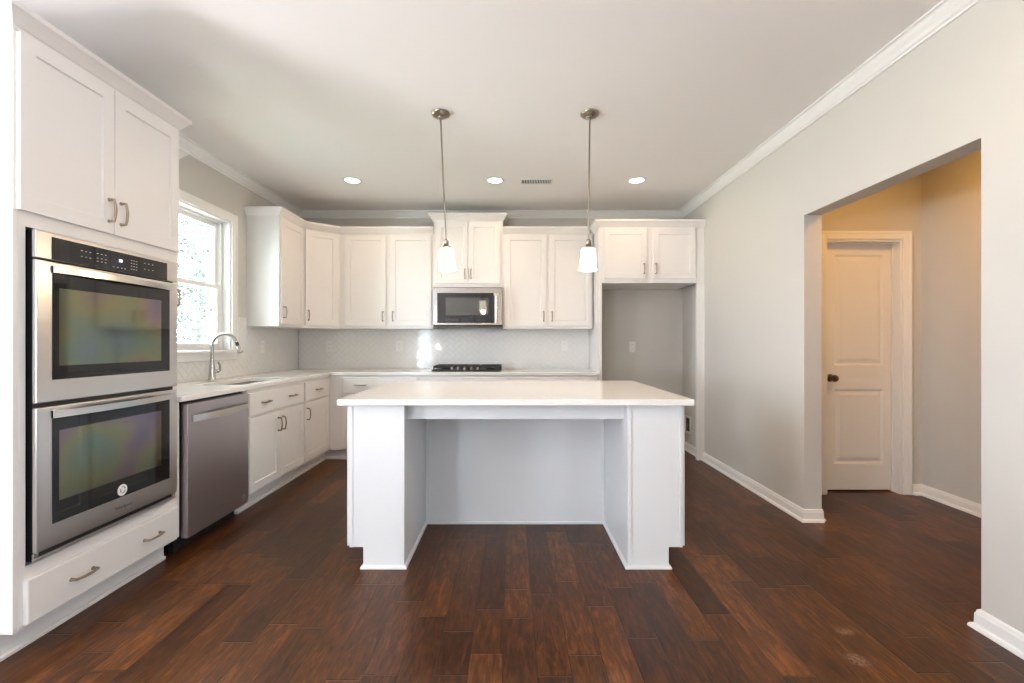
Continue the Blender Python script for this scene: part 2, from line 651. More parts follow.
# hall beyond the opening
DX0, DX1, DZ = 2.515, 3.13, 2.045
struct('wall_hall_back', plan([XR + T, DX0, DX1, XH + T], [0, DZ, H],
                              lambda x, z: not (DX0 < x < DX1 and z < DZ), YD, YD + .125, 'XZY'), M['wall'])
bm = newbm(); box(bm, XH, .2, 0, XH + T, YD, H)
struct('wall_hall_right', bm, M['wall'])
bm = newbm(); box(bm, XR + T, .2, 0, XH + T, .08, H)
struct('wall_hall_front', bm, M['wall'])
bm = newbm(); box(bm, XR + T, YD + .125 + .9, 0, XH + T, YD + .125 + 1.0, H)
box(bm, XR + T, YD + .125, 0, XR + T + .05, YD + 1.025, H)
box(bm, XH + .05, YD + .125, 0, XH + T, YD + 1.025, H)
struct('wall_closet', bm, M['wall'])


def bsweep(name, path, prof, side=1, mat='trim'):
    for b in [merge(sweep(path, prof, side))]:
        return struct(name, b, M[mat])


CROWN = [(0, -.076), (.010, -.076), (.012, -.066), (.022, -.060), (.032, -.046), (.048, -.030), (.056, -.018),
         (.062, -.012), (.074, -.010), (.074, 0), (0, 0)]
CROWN = [(o, H + z - .0005) for o, z in CROWN]
cs = sweep([(XR, YR), (XR, YB), (XL, YB), (XL, YJ)], CROWN, 1)
struct('trim_1', cs[0], M['trim'], label='white crown moulding along the top of the right wall')
struct('trim_2', cs[1], M['trim'], label='white crown moulding along the top of the back wall')
struct('trim_3', cs[2], M['trim'], label='white crown moulding along the top of the left wall')
BASE = [(0, 0), (.030, 0), (.030, .007), (.026, .016), (.016, .021), (.015, .062), (.011, .070), (.010, .078), (.004, .084), (0, .084)]
bsweep('baseboard_right', [(XR + T, OY1), (XR, OY1), (XR, 4.752)], BASE, 1)
bsweep('baseboard_right_near', [(XR, YR), (XR, OY0), (XR + T, OY0)], BASE, 1)
bsweep('baseboard_niche', [(XR, 4.785), (XR, YB), (.934, YB)], BASE, 1)
bsweep('baseboard_hall', [(XH, .2), (XH, YD), (DX1 + .075, YD)], BASE, 1)
bsweep('baseboard_hall_left', [(DX0 - .075, YD), (XR + T, YD), (XR + T, OY1)], BASE, 1)

# ---------------------------------------------------------------- kitchen window (frame parts face +X)
# local frame of things on the left wall: x runs away from the camera, -y faces into the room
RZL = PI / 2


def lwall(name, y, z=0.0, x=XL, **kw):
    return root(name, (x, y, z), RZL, **kw)


w = lwall('window_1', WY0, kind='structure', label='white double-hung window above the kitchen sink')
WW = WY1 - WY0
bm = newbm()
c = .072
for (x0, z0, x1, z1) in ((-c, WZ0, 0, WZ1 + c), (WW, WZ0, WW + c, WZ1 + c), (0, WZ1, WW, WZ1 + c)):
    box(bm, x0, -.016, z0, x1, 0, z1, .003)
    box(bm, x0 if x0 < 0 else x0 + (c - .018 if x0 >= WW else 0), -.022, z0 if z1 - z0 > .2 else z1 - .018,
        (x0 + .018) if x0 < 0 else x1, -.016, z1, .002)
obj('window_casing', bm, M['trim'], w)
bm = newbm()
box(bm, -c - .02, -.045, WZ0 - .022, WW + c + .02, .06, WZ0, .005)
obj('window_stool', bm, M['trim'], w)
bm = newbm()
box(bm, -c, -.016, WZ0 - .085, WW + c, 0, WZ0 - .022, .003)
obj('window_apron', bm, M['trim'], w)
bm = newbm()
jf = .03
box(bm, 0, 0, WZ0, .012, T, WZ1); box(bm, WW - .012, 0, WZ0, WW, T, WZ1)
box(bm, .012, 0, WZ1 - .012, WW - .012, T, WZ1); box(bm, .012, .06, WZ0, WW - .012, T, WZ0 + .012)
for x0 in (.012, WW - .012 - jf):
    box(bm, x0, .065, WZ0 + .012, x0 + jf, T - .002, WZ1 - .012, .003)
box(bm, .012, .065, WZ1 - .030, WW - .012, T - .002, WZ1 - .012, .003)
box(bm, .012, .065, WZ0 + .012, WW - .012, T - .002, WZ0 + .018, .003)
obj('window_frame', bm, M['trim'], w)
x0, x1 = .012 + jf, WW - .012 - jf
ZM = 1.70
for nm, z0, z1, y0 in (('lower', WZ0 + .018, ZM + .02, .070), ('upper', ZM - .02, WZ1 - .030, .092)):
    bm = newbm()
    s = .038
    box(bm, x0, y0, z0, x0 + s, y0 + .02, z1, .003)
    box(bm, x1 - s, y0, z0, x1, y0 + .02, z1, .003)
    box(bm, x0 + s, y0, z0, x1 - s, y0 + .02, z0 + (.038 if nm == 'lower' else .036), .003)
    box(bm, x0 + s, y0, z1 - .036, x1 - s, y0 + .02, z1, .003)
    sa = obj('window_sash', bm, M['trim'], w)
    bm = newbm()
    box(bm, x0 + s - .004, y0 + .008, z0 + .03, x1 - s + .004, y0 + .012, z1 - .03)
    obj('window_pane', bm, M['glass'], sa)

# unseen great-room windows; the right-wall one is added to light the left run
for nm, pl, u0, u1, z0, z1, n in (('window_2', 'R', -2.76, -2.40, .2, 2.3, 1), ('window_3', 'L', -1.0, -.1, .8, 2.3, 2),
                                  ('added_window_right', 'E', -1.7, -.7, .85, 2.25, 2)):
    w = root(nm, (0, 0, 0), kind='structure')
    XS = XF - .07 if pl == 'L' else XR + .07
    bm = newbm()
    gb = newbm()
    for i in range(n + 1):
        u = u0 + (u1 - u0) * i / n
        a, b_ = max(u0, u - .03), min(u1, u + .03)
        if pl == 'R': box(bm, a, YR - .10, z0, b_, YR - .04, z1, .004)
        else: box(bm, XS - .03, a, z0, XS + .03, b_, z1, .004)
    for z in (z0, z1 - .05):
        if pl == 'R': box(bm, u0, YR - .095, z, u1, YR - .045, z + .05, .004)
        else: box(bm, XS - .025, u0, z, XS + .025, u1, z + .05, .004)
    obj('window_frame', bm, M['trim'], w)
    if pl == 'R': box(gb, u0, YR - .075, z0, u1, YR - .070, z1)
    else: box(gb, XS - .003, u0, z0, XS + .003, u1, z1)
    obj('window_pane', gb, M['glass'], w)

# ---------------------------------------------------------------- hall door
d = root('door_1', (DX0, YD, 0), kind='structure', label='white two-panel interior door at the end of the hall')
DW_ = DX1 - DX0
bm = newbm()
c = .064
for (x0, z0, x1, z1) in ((-c, 0, 0, DZ + c), (DW_, 0, DW_ + c, DZ + c), (0, DZ, DW_, DZ + c)):
    box(bm, x0, -.014, z0, x1, 0, z1, .003)
box(bm, -c, -.020, 0, -c + .02, -.014, DZ + c, .002); box(bm, DW_ + c - .02, -.020, 0, DW_ + c, -.014, DZ + c, .002)
box(bm, -c + .02, -.020, DZ + c - .02, DW_ + c - .02, -.014, DZ + c, .002)
obj('door_casing', bm, M['trim'], d)
bm = newbm()
box(bm, -.0005, 0, 0, .015, .125, DZ); box(bm, DW_ - .015, 0, 0, DW_ + .0005, .125, DZ)
box(bm, .015, 0, DZ - .015, DW_ - .015, .125, DZ)
box(bm, .015, .07, 0, .025, .082, DZ - .015); box(bm, DW_ - .025, .07, 0, DW_ - .015, .082, DZ - .015)
box(bm, .025, .07, DZ - .025, DW_ - .025, .082, DZ - .015)
obj('door_jamb', bm, M['trim'], d)
bm = newbm()
sx0, sx1, sz0, sz1, yf, yb = .018, DW_ - .018, .012, DZ - .018, .083, .118
px0, px1 = 2.645 - DX0, 3.048 - DX0
P2 = [(1.032, 1.938), (.224, .835)]
box(bm, sx0, yf, sz0, px0, yb, sz1); box(bm, px1, yf, sz0, sx1, yb, sz1)
for z0, z1 in ((sz0, .224), (.835, 1.032), (1.938, sz1)):
    box(bm, px0, yf, z0, px1, yb, z1)
for z0, z1 in P2:
    r = [rect(bm, px0, z0, px1, z1, yf)]
    for i, y in ((.003, yf + .004), (.013, yf + .015), (.017, yf + .015), (.048, yf + .004)):
        r.append(rect(bm, px0 + i, z0 + i, px1 - i, z1 - i, y))
    for a, b_ in zip(r, r[1:]): ring_face(bm, a, b_)
    bm.faces.new(r[-1])
    q = rect(bm, px0, z0, px1, z1, yb - .005); bm.faces.new(q[::-1])
dl = obj('door_leaf', bm, M['trim'], d)
bm = newbm()
lathe(bm, [(0, 0), (.030, 0), (.032, -.004), (.026, -.010), (.012, -.014), (.011, -.034), (.020, -.042), (.028, -.052),
           (.029, -.062), (.024, -.072), (.012, -.078), (0, -.079)], 24, (2.606 - DX0, yf, .928), 'Y')
obj('door_knob', bm, M['bronze'], dl, smooth=True, label='dark bronze door knob')

# ---------------------------------------------------------------- cabinet hardware and builders


def pull_bm(cx, cz, y, vertical, L=.112):
    """Arched cabinet pull standing off a front whose surface is at y."""
    bm = newbm()
    pts, rad = [], []
    n = 13
    for i in range(n):
        t = -1 + 2 * i / (n - 1)
        u = t * (L / 2 - .006)
        pts.append((u, y - .024 - .008 * (1 - t * t), 0))
        rad.append(.0050 + .0012 * (1 - abs(t)) + (.0012 if i in (0, n - 1) else 0))
    tube(bm, pts, rad, 8)
    for s in (-1, 1):
        u = s * (L / 2 - .006)
        tube(bm, [(u, y, 0), (u, y - .003, 0), (u, y - .008, 0), (u, y - .026, 0)], [.0085, .0080, .0058, .0054], 10)
    if vertical:
        bm.transform(Matrix.Rotation(PI / 2, 4, 'Y'))
    bm.transform(Matrix.Translation((cx, 0, cz)))
    return bm


def add_pull(parent, cx, cz, vertical, y=-.019):
    return obj('pull', pull_bm(cx, cz, y, vertical), M['pull'], parent, smooth=True)


def add_door(parent, x0, z0, w, h, pull=None, mat='cab'):
    """pull: 'l' or 'r' side and 'b' bottom / 't' top."""
    bm = newbm()
    shaker(bm, x0, z0, w, h)
    o = obj('door', bm, M[mat], parent)
    if pull:
        cx = x0 + .030 if pull[0] == 'l' else x0 + w - .030
        cz = z0 + .105 if pull[1] == 'b' else z0 + h - .105
        add_pull(o, cx, cz, True)
    return o


def add_drawer(parent, x0, z0, w, h, pulls=(.5,), mat='cab'):
    bm = newbm()
    slab(bm, x0, z0, w, h)
    o = obj('drawer', bm, M[mat], parent)
    for f in pulls:
        add_pull(o, x0 + w * f, z0 + h / 2, False)
    return o


def carcass(parent, w, depth, z0, z1, mat='cab', toe=True, front=True, name='carcass', x0=0.0, ta=0.0, tb=0.0):
    bm = newbm()
    t = .018
    box(bm, x0, t, z0, x0 + t, depth, z1); box(bm, x0 + w - t, t, z0, x0 + w, depth, z1)
    box(bm, x0 + t, t, z0, x0 + w - t, depth, z0 + t)
    box(bm, x0 + t, depth - .008, z0 + t, x0 + w - t, depth, z1)
    if front:
        box(bm, x0, 0, z0, x0 + w, t, z1, .001)
    obj(name, bm, M[mat], parent)
    if toe:
        bm = newbm()
        box(bm, x0 - ta, .072, 0, x0 + w + tb, .09, z0)
        box(bm, x0 - ta, .058, 0, x0 + w + tb, .072, .020, .005)
        obj('toe_kick', bm, M[mat], parent)


CT, CB = .914, .882
ccrown = [(0, 0), (.005, 0), (.006, .010), (.012, .014), (.022, .028), (.036, .046), (.043, .054), (.048, .058), (.050, .064), (.050, .078), (0, .078)]


def ccr(zb):
    return [(o, z + zb) for o, z in ccrown]


FX = -1.882                     # left run: face plane
FY = 4.69                       # back run: face plane
UX, UY = XL + .305, YB - .305   # wall cabinets: face planes

# ---------------------------------------------------------------- tall oven cabinet
CX0 = 1.715
cab = root('oven_cabinet', (FX, CX0, 0), RZL, label='tall white oven cabinet holding the double oven, nearest the camera', cat='cabinet')
W_ = .842
DEP = FX - XL - .001
bm = newbm()
t = .018
box(bm, 0, .0, .114, t, DEP, 2.425, .001); box(bm, W_ - t, .0, .114, W_, DEP, 2.425, .001)
box(bm, t, t, 2.407, W_ - t, DEP, 2.425); box(bm, t, t, .114, W_ - t, DEP, .132)
box(bm, t, t, 1.675, W_ - t, DEP, 1.693); box(bm, t, t, .325, W_ - t, DEP, .343)
box(bm, t, DEP - .01, .132, W_ - t, DEP, 2.407)
obj('carcass', bm, M['cab'], cab)
struct_face = plan([t, .045, .805, W_ - t], [.114, .132, .30, .35, 1.665, 1.725, 2.395, 2.425],
                   lambda x, z: not (.045 < x < .805 and .35 < z < 1.665), 0, .018, 'XZY')
obj('face_frame', struct_face, M['cab'], cab)
bm = newbm(); box(bm, .0, .075, 0, W_, .095, .114); box(bm, 0, .060, 0, W_, .075, .020, .005)
box(bm, 0, .095, 0, .018, DEP, .114)
obj('toe_kick', bm, M['cab'], cab)
dw = (W_ - .024) / 2
add_door(cab, .010, 1.722, dw, .675, 'rb')
add_door(cab, .014 + dw, 1.722, dw, .675, 'lb')
add_drawer(cab, .035, .128, W_ - .045, .172, (.28, .76))
bm = newbm(); box(bm, W_ + .0005, .012, .114, W_ + .032, .03, CB - .002)
obj('filler_strip', bm, M['cab'], cab)
b3 = sweep([(XL + .001, CX0), (FX, CX0), (FX, CX0 + W_), (UX + .06, CX0 + W_)], ccr(2.404), -1)
obj('crown', merge(b3), M['cab'], cab, world=True)

# ---------------------------------------------------------------- double wall oven
ov = root('double_oven', (FX, CX0 + .05, .36), RZL, label='stainless steel double wall oven built into the tall cabinet', cat='oven')
OW = .744
z_ = -.36
bm = newbm()
box(bm, .008, -.018, .0 + z_ + .36, OW - .008, .54, 1.655 + z_, .002)
obj('chassis', bm, M['black'], ov)
bm = newbm(); box(bm, .0, -.036, 1.548 + z_, OW, -.018, 1.656 + z_, .003)
cp = obj('control_panel', bm, M['steel'], ov)
bm = newbm(); box(bm, .060, -.0385, 1.549 + z_, OW - .075, -.036, 1.640 + z_, .001)
obj('panel_glass', bm, M['bglass'], cp)
bm = newbm(); box(bm, .325, -.0392, 1.560 + z_, .415, -.0385, 1.624 + z_)
obj('display', bm, M['disp'], cp)
bm = text_bm('88', .020); bm.transform(Matrix.Translation((.378, -.0398, 1.600 + z_)))
obj('digits', bm, M['digit'], cp)
bm = newbm()
for (xs, zs) in (((.185, .205, .225), (1.585, 1.61)), ((.26, .28, .30), (1.578, 1.592, 1.612)), ((.44, .455, .47), (1.572, 1.586, 1.6, 1.614)),
                 ((.52, .545, .57), (1.585, 1.614))):
    for x in xs:
        for z in zs:
            box(bm, x - .004, -.0390, z + z_ - .0016, x + .004, -.0385, z + z_ + .0016)
    obj('keypad_lettering', bm, M['pale'], cp)
    bm = newbm()
for x in (.340, .362, .385, .402):
    box(bm, x - .004, -.0396, 1.565 + z_, x + .004, -.0391, 1.569 + z_)
obj('keypad_lettering', bm, M['pale'], cp)


def oven_door(z0, z1, gz0, gz1, wz0, wz1, hz0, hz1, low):
    bm = newbm()
    box(bm, 0, -.038, z0 + z_, OW, -.019, z1 + z_, .004)
    dr = obj('door', bm, M['steel'], ov)
    bm = newbm(); box(bm, .060, -.0405, gz0 + z_, OW - .060, -.038, gz1 + z_, .0012)
    obj('door_glass', bm, M['bglass'], dr)
    bm = newbm(); box(bm, .085, -.0412, wz0 + z_, OW - .120, -.0406, wz1 + z_)
    obj('oven_window', bm, M['owin'], dr)
    # bowed bar handle
    bm = newbm()
    n = 17
    x0, x1 = .058, OW - .058
    rings = []
    for i in range(n):
        tt = -1 + 2 * i / (n - 1)
        x = (x0 + x1) / 2 + tt * (x1 - x0) / 2
        y = -.050 - .026 * (1 - tt * tt)
        rings.append([bm.verts.new(p) for p in ((x, y + .012, hz0 + z_), (x, y, hz0 + z_ + .003), (x, y, hz1 + z_ - .003), (x, y + .012, hz1 + z_))])
    for a, b_ in zip(rings, rings[1:]): ring_face(bm, a, b_)
    bm.faces.new(rings[0]); bm.faces.new(rings[-1][::-1])
    for x in (x0, x1 - .022):
        box(bm, x, -.044, hz0 + z_ + .002, x + .022, -.036, hz1 + z_ - .002)
    obj('handle', bm, M['chrome'], dr, smooth=True)
    if low:
        cx, cz = 2.15 - CX0 - .05, .520
        bm = newbm()
        lathe(bm, [(0, -.0420), (.027, -.0420), (.027, -.0413), (0, -.0413)], 32, (cx, 0, cz + z_), 'Y')
        st = obj('sticker', bm, M['sticker'], dr, label='round white sticker')
        bm = newbm()
        # dark swirl printed on the sticker
        for a0, r in ((0.3, .015), (2.5, .011), (4.4, .013)):
            pts = [(cx + r * math.cos(a0 + k * .25), -.0422, cz + z_ + r * math.sin(a0 + k * .25)) for k in range(7)]
            tube(bm, pts, .0018, 5)
        obj('sticker_mark', bm, M['ink'], st)
        bm = text_bm('Whirlpool', .022); bm.transform(Matrix.Translation((2.16 - CX0 - .05, -.0386, .440 + z_)))
        obj('wordmark', bm, M['ink'], dr)
    return dr


oven_door(.978, 1.540, 1.066, 1.500, 1.122, 1.437, 1.494, 1.526, False)
oven_door(.396, .960, .488, .925, .574, .860, .910, .944, True)
bm = newbm()
box(bm, 0, -.030, .362 + z_, OW, -.018, .374 + z_, .002)
box(bm, .0, -.026, .374 + z_, .02, -.018, .392 + z_, .002); box(bm, OW - .02, -.026, .374 + z_, OW, -.018, .392 + z_, .002)
obj('vent_trim', bm, M['steel'], ov)

# ---------------------------------------------------------------- dishwasher
DY0 = 2.608
dwm = root('dishwasher', (FX, DY0, 0), RZL, label='stainless steel dishwasher under the counter beside the oven cabinet', cat='dishwasher')
bm = newbm(); box(bm, .006, .02, .09, .597, .58, .872, .002)
obj('tub', bm, M['black'], dwm)
bm = newbm(); box(bm, .01, .09, .002, .593, .10, .089); box(bm, .02, .075, 0, .05, .09, .07)
obj('toe_panel', bm, M['black'], dwm)
bm = newbm(); box(bm, 0, -.024, .092, .603, .019, .864, .006, 3)
dd = obj('door', bm, M['dsteel'], dwm)
bm = newbm()
n = 17
rings = []
for i in range(n):
    tt = -1 + 2 * i / (n - 1)
    x = .3015 + tt * .272
    y = -.036 - .030 * (1 - tt * tt)
    zc = .775
    rings.append([bm.verts.new(p) for p in ((x, y + .012, zc - .022), (x, y, zc - .019), (x, y, zc + .019), (x, y + .012, zc + .022))])
for a, b_ in zip(rings, rings[1:]): ring_face(bm, a, b_)
bm.faces.new(rings[0]); bm.faces.new(rings[-1][::-1])
for x in (.030, .553):
    box(bm, x, -.030, .756, x + .02, -.020, .794)
obj('handle', bm, M['chrome'], dd, smooth=True, label='bowed stainless bar handle')
bm = text_bm('Whirlpool', .020); bm.transform(Matrix.Translation((2.908 - DY0, -.0245, .180)))
obj('wordmark', bm, M['ink'], dd)
bm = newbm(); lathe(bm, [(0, -.0250), (.019, -.0250), (.019, -.0238), (0, -.0238)], 28, (3.155 - DY0, 0, .149), 'Y')
obj('badge', bm, M['steel'], dd)

# ---------------------------------------------------------------- base cabinets, left run
SY0, SY1 = 3.228, 4.092
sb = root('sink_base_cabinet', (FX, SY0, 0), RZL, label='white sink base cabinet with a wide two-pull front over two doors', cat='cabinet', group='white base cabinets')
w = SY1 - SY0
carcass(sb, w - .001, DEP, .114, CB - .001)
bm = newbm(); box(bm, -.016, .012, .114, -.001, .03, CB - .002)
obj('filler_strip', bm, M['cab'], sb)
dp = add_drawer(sb, .008, .690, w - .018, .163, (.24, .74))
hw = (w - .022) / 2
add_door(sb, .008, .140, hw, .534, 'rt')
add_door(sb, .012 + hw, .140, hw, .534, 'lt')

eb = root('base_cabinet', (FX, SY1, 0), RZL, label='narrow white base cabinet in the corner, one drawer over one door', cat='cabinet', group='white base cabinets')
w = FY - SY1
carcass(eb, w - .001, DEP, .114, CB - .001)
bm = newbm()
box(bm, w - .001, .072, 0, w + .0715, .09, .114); box(bm, w - .001, .058, 0, w + .058, .072, .020, .005)
box(bm, w + .072, .0005, 0, w + .090, .09, .114); box(bm, w + .058, .0005, 0, w + .072, .072, .020, .005)
obj('toe_corner', bm, M['cab'], eb)
add_drawer(eb, .016, .690, w - .055, .163)
add_door(eb, .016, .140, w - .055, .534, 'lt')

# ---------------------------------------------------------------- base cabinets, back run
BD = YB - FY - .001


def back_base(x0, x1, label, xs, pulls=(.5,), ta=0.0):
    r = root('base_cabinet', (x0, FY, 0), 0, label=label, cat='cabinet', group='white base cabinets')
    w = x1 - x0
    carcass(r, w - .001, BD, .114, CB - .001, ta=ta)
    a, b_ = xs[0] - x0, xs[1] - x0
    add_drawer(r, a, .698, b_ - a, .166, pulls)
    hw = (b_ - a - .004) / 2
    add_door(r, a, .140, hw, .544, 'rt')
    add_door(r, a + hw + .004, .140, hw, .544, 'lt')
    return r


back_base(FX + .0005, -.955, 'white base cabinet left of the cooktop, in the corner of the two counters', (-1.743, -.972), (.24, .76))
back_base(-.954, -.042, 'white base cabinet directly below the cooktop', (-.938, -.058), ())
back_base(-.041, .892, 'white base cabinet right of the cooktop, against the refrigerator panel', (-.025, .862), (.24, .76))

# ---------------------------------------------------------------- L-shaped countertop, sink, faucet
EX, EY = -1.857, 4.665
SX0, SX1, KY0, KY1 = -2.275, -1.945, 3.27, 3.97
us = [XL + .001, SX0, SX1, EX, .896]
vs = [CX0 + W_ + .0015, KY0, KY1, EY, YB - .001]
ct = plan(us, vs, lambda x, y: (x < EX or y > EY) and not (SX0 < x < SX1 and KY0 < y < KY1), CB, CT, 'XYZ', .003)
obj('countertop', ct, M['quartz'], label='white quartz L-shaped countertop along the left and back walls', cat='countertop')

sk = root('kitchen_sink', ((SX0 + SX1) / 2, (KY0 + KY1) / 2, CB), 0, label='stainless undermount sink sunk in the counter below the window', cat='sink')
bm = newbm()
hx, hy = (SX1 - SX0) / 2 - .002, (KY1 - KY0) / 2 - .002


def rr(bm, hx, hy, r, z, n=6):
    v = []
    for cx, cy, a0 in ((hx - r, hy - r, 0), (-hx + r, hy - r, PI / 2), (-hx + r, -hy + r, PI), (hx - r, -hy + r, 1.5 * PI)):
        for i in range(n + 1):
            a = a0 + PI / 2 * i / n
            v.append(bm.verts.new((cx + r * math.cos(a), cy + r * math.sin(a), z)))
    return v


R = [rr(bm, hx + .012, hy + .012, .05, -.0015), rr(bm, hx - .002, hy - .002, .045, -.0015), rr(bm, hx - .006, hy - .006, .045, -.01), rr(bm, hx - .01, hy - .01, .045, -.17),
     rr(bm, hx - .04, hy - .04, .03, -.195)]
for a, b_ in zip(R, R[1:]): ring_face(bm, a, b_)
bm.faces.new(R[-1])
R2 = [rr(bm, hx + .012, hy + .012, .05, -.004), rr(bm, hx + .001, hy + .001, .045, -.006), rr(bm, hx - .006, hy - .006, .045, -.172),
      rr(bm, hx - .038, hy - .038, .03, -.199)]
ring_face(bm, R[0], R2[0])
for a, b_ in zip(R2, R2[1:]): ring_face(bm, a, b_)
bm.faces.new(R2[-1])
obj('basin', bm, M['msteel'], sk, smooth=True)
bm = newbm(); lathe(bm, [(.016, -.1935), (.042, -.1935), (.044, -.1915), (.036, -.190), (.020, -.1925), (.0, -.1930)], 24)
obj('drain', bm, M['chrome'], sk, smooth=True)

fc = root('faucet', (-2.372, 3.60, CT), 0, label='brushed nickel gooseneck pull-down faucet behind the sink', cat='faucet')
bm = newbm()
lathe(bm, [(0, 0), (.031, 0), (.032, .004), (.029, .010), (.0255, .030), (.022, .085), (.0185, .130), (.0150, .165), (.0135, .175), (0, .175)], 28)
obj('body', bm, M['fnickel'], fc, smooth=True)
bm = newbm()
pts = [(0, 0, .165), (0, 0, .22), (0, 0, .275)]
rad = .098
for i in range(1, 15):
    a = PI - i / 14 * (PI * .90)
    pts.append((rad + rad * math.cos(a), 0, .275 + rad * math.sin(a)))
tube(bm, pts, .0125, 14)
obj('neck', bm, M['fnickel'], fc, smooth=True)
e = Vector(pts[-1]); dirv = (Vector(pts[-1]) - Vector(pts[-2])).normalized()
bm = newbm()
tube(bm, [e, e + dirv * .03], [.0132, .0135], 14)
hd = obj('spray_collar', bm, M['black'], fc, smooth=True, label='black collar')
bm = newbm()
tube(bm, [e + dirv * .0305, e + dirv * .05, e + dirv * .078, e + dirv * .090], [.0140, .0165, .0210, .0195], 16)
obj('spray_head', bm, M['fnickel'], fc, smooth=True)
bm = newbm()
tube(bm, [(.012, .010, .075), (.026, .026, .075), (.034, .034, .075)], [.015, .015, .012], 14)
tube(bm, [(.030, .030, .072), (.038, .038, .085), (.037, .037, .125), (.026, .030, .150)], [.009, .010, .0075, .006], 10)
obj('lever', bm, M['fnickel'], fc, smooth=True)

# ---------------------------------------------------------------- herringbone tile


def herring(regions, W=.0508, gap=.0020, th=.006):
    """3x6 tiles laid herringbone at 45 degrees on the wall plane y = 0 (front at y = -th), cut to the given rectangles."""
    out = newbm()
    L = 2 * W
    c45 = math.cos(PI / 4)
    rng = random.Random(5)
    umin = min(r[0] for r in regions); umax = max(r[2] for r in regions)
    vmin = min(r[1] for r in regions); vmax = max(r[3] for r in regions)
    cu, cv = (umin + umax) / 2, (vmin + vmax) / 2
    N = int((umax - umin) / W) + 12
    for i in range(-N, N):
        for j in range(-N, N):
            for (ox, oy, w, h) in ((0, 0, 2, 1), (2, -1, 1, 2)):
                x0 = (ox + i + 4 * j) * W; y0 = (oy + i) * W
                a = (x0 + w * W / 2, y0 + h * W / 2)
                u = cu + (a[0] - a[1]) * c45; v = cv + (a[0] + a[1]) * c45
                hit = [r for r in regions if r[0] - .09 < u < r[2] + .09 and r[1] - .09 < v < r[3] + .09]
                if not hit: continue
                tu, tv = rng.gauss(0, .006), rng.gauss(0, .006)
                for r in hit:
                    b = newbm()
                    g = gap / 2
                    box(b, -w * W / 2 + g, -th, -h * W / 2 + g, w * W / 2 - g, -.0018, h * W / 2 - g)
                    for vt in b.verts:
                        if vt.co.y < -th / 2:
                            vt.co.y += vt.co.x * tu + vt.co.z * tv
                    es = [e for e in b.edges if all(vv.co.y < -th / 2 for vv in e.verts)]
                    bmesh.ops.bevel(b, geom=es, offset=.0012, segments=1, affect='EDGES')
                    b.transform(Matrix.Translation((u, 0, v)) @ Matrix.Rotation(-PI / 4, 4, 'Y'))
                    for co, no in (((r[0], 0, 0), (-1, 0, 0)), ((r[2], 0, 0), (1, 0, 0)), ((0, 0, r[1]), (0, 0, -1)), ((0, 0, r[3]), (0, 0, 1))):
                        bmesh.ops.bisect_plane(b, geom=b.verts[:] + b.edges[:] + b.faces[:], plane_co=co, plane_no=no, clear_outer=True)
                        if not b.faces: break
                    if b.faces:
                        me = bpy.data.meshes.new('t'); b.to_mesh(me); out.from_mesh(me); bpy.data.meshes.remove(me)
                    b.free()
    return out


bk = root('tile_backsplash', (0, YB, 0), 0, label='white herringbone tile backsplash on the back wall behind the cooktop', cat='backsplash')
RB = [(XL + .010, CT + .001, .894, 1.371)]
bm = newbm(); box(bm, XL + .008, -.0045, CT + .001, .895, -.0015, 1.372)
obj('grout_bed', bm, M['grout'], bk)
obj('tiles', herring(RB), M['tile'], bk, recalc=False)
lk = root('tile_backsplash', (XL, 0, 0), RZL, label='white herringbone tile backsplash on the left wall below the window', cat='backsplash')
RL = [(CX0 + W_ + .002, CT + .001, 3.040, 1.371), (3.040, CT + .001, 4.105, 1.066), (4.105, CT + .001, 4.262, 1.450), (4.262, CT + .001, YB - .008, 1.371)]
bm = newbm()
for r in RL: box(bm, r[0], -.0045, r[1], r[2], -.0015, r[3])
obj('grout_bed', bm, M['grout'], lk)
obj('tiles', herring(RL), M['tile'], lk, recalc=False)


def outlet(loc, rz, label, switch=False, y=0.0):
    r = root('wall_outlet', loc, rz, label=label, cat='outlet', group='white wall outlets')
    bm = newbm(); box(bm, -.038, y - .006, -.061, .038, y - .0005, .061, .0025)
    obj('cover_plate', bm, M['plastic'], r)
    for s in (-1, 1):
        bm = newbm()
        box(bm, -.016, y - .0085, s * .024 - .015, .016, y - .006, s * .024 + .015, .003)
        so = obj('socket', bm, M['plastic'], r)
        bm = newbm()
        for x in (-.006, .006):
            box(bm, x - .001, y - .0088, s * .024 - .004, x + .001, y - .0085, s * .024 + .005)
        obj('slots', bm, M['dark'], so)
    return r


outlet((-1.312, YB, 1.178), 0, 'white outlet in the back backsplash, left of the cooktop', y=-.007)
outlet((-2.126, YB, 1.178), 0, 'white outlet in the back backsplash, nearest the corner', y=-.007)
outlet((.607, YB, 1.178), 0, 'white outlet in the back backsplash, right of the cooktop', y=-.007)
outlet((XL, 4.52, 1.178), RZL, 'white outlet in the left backsplash, beyond the faucet', y=-.007)
outlet((1.400, YB, 1.170), 0, 'white outlet on the grey wall of the empty refrigerator niche')

ib = root('icemaker_outlet_box', (XR, 5.13, .295), -RZL, label='white recessed water box low in the refrigerator niche', cat='water box')
bm = newbm()
for (x0, z0, x1, z1) in ((-.085, -.10, -.06, .10), (.06, -.10, .085, .10), (-.06, -.10, .06, -.075), (-.06, .075, .06, .10)):
    box(bm, x0, -.014, z0, x1, -.0005, z1, .003)
obj('frame', bm, M['plastic'], ib)
bm = newbm(); box(bm, -.06, -.003, -.075, .06, -.0005, .075)
obj('recess', bm, M['dark'], ib)
bm = newbm(); tube(bm, [(0, -.003, -.02), (0, -.013, -.02)], .012, 10); tube(bm, [(0, -.010, -.02), (0, -.010, .02)], .006, 8)
obj('valve', bm, M['chrome'], ib, smooth=True)

# ---------------------------------------------------------------- wall cabinets
UZ0, UZ1 = 1.371, 2.415
UD = .304


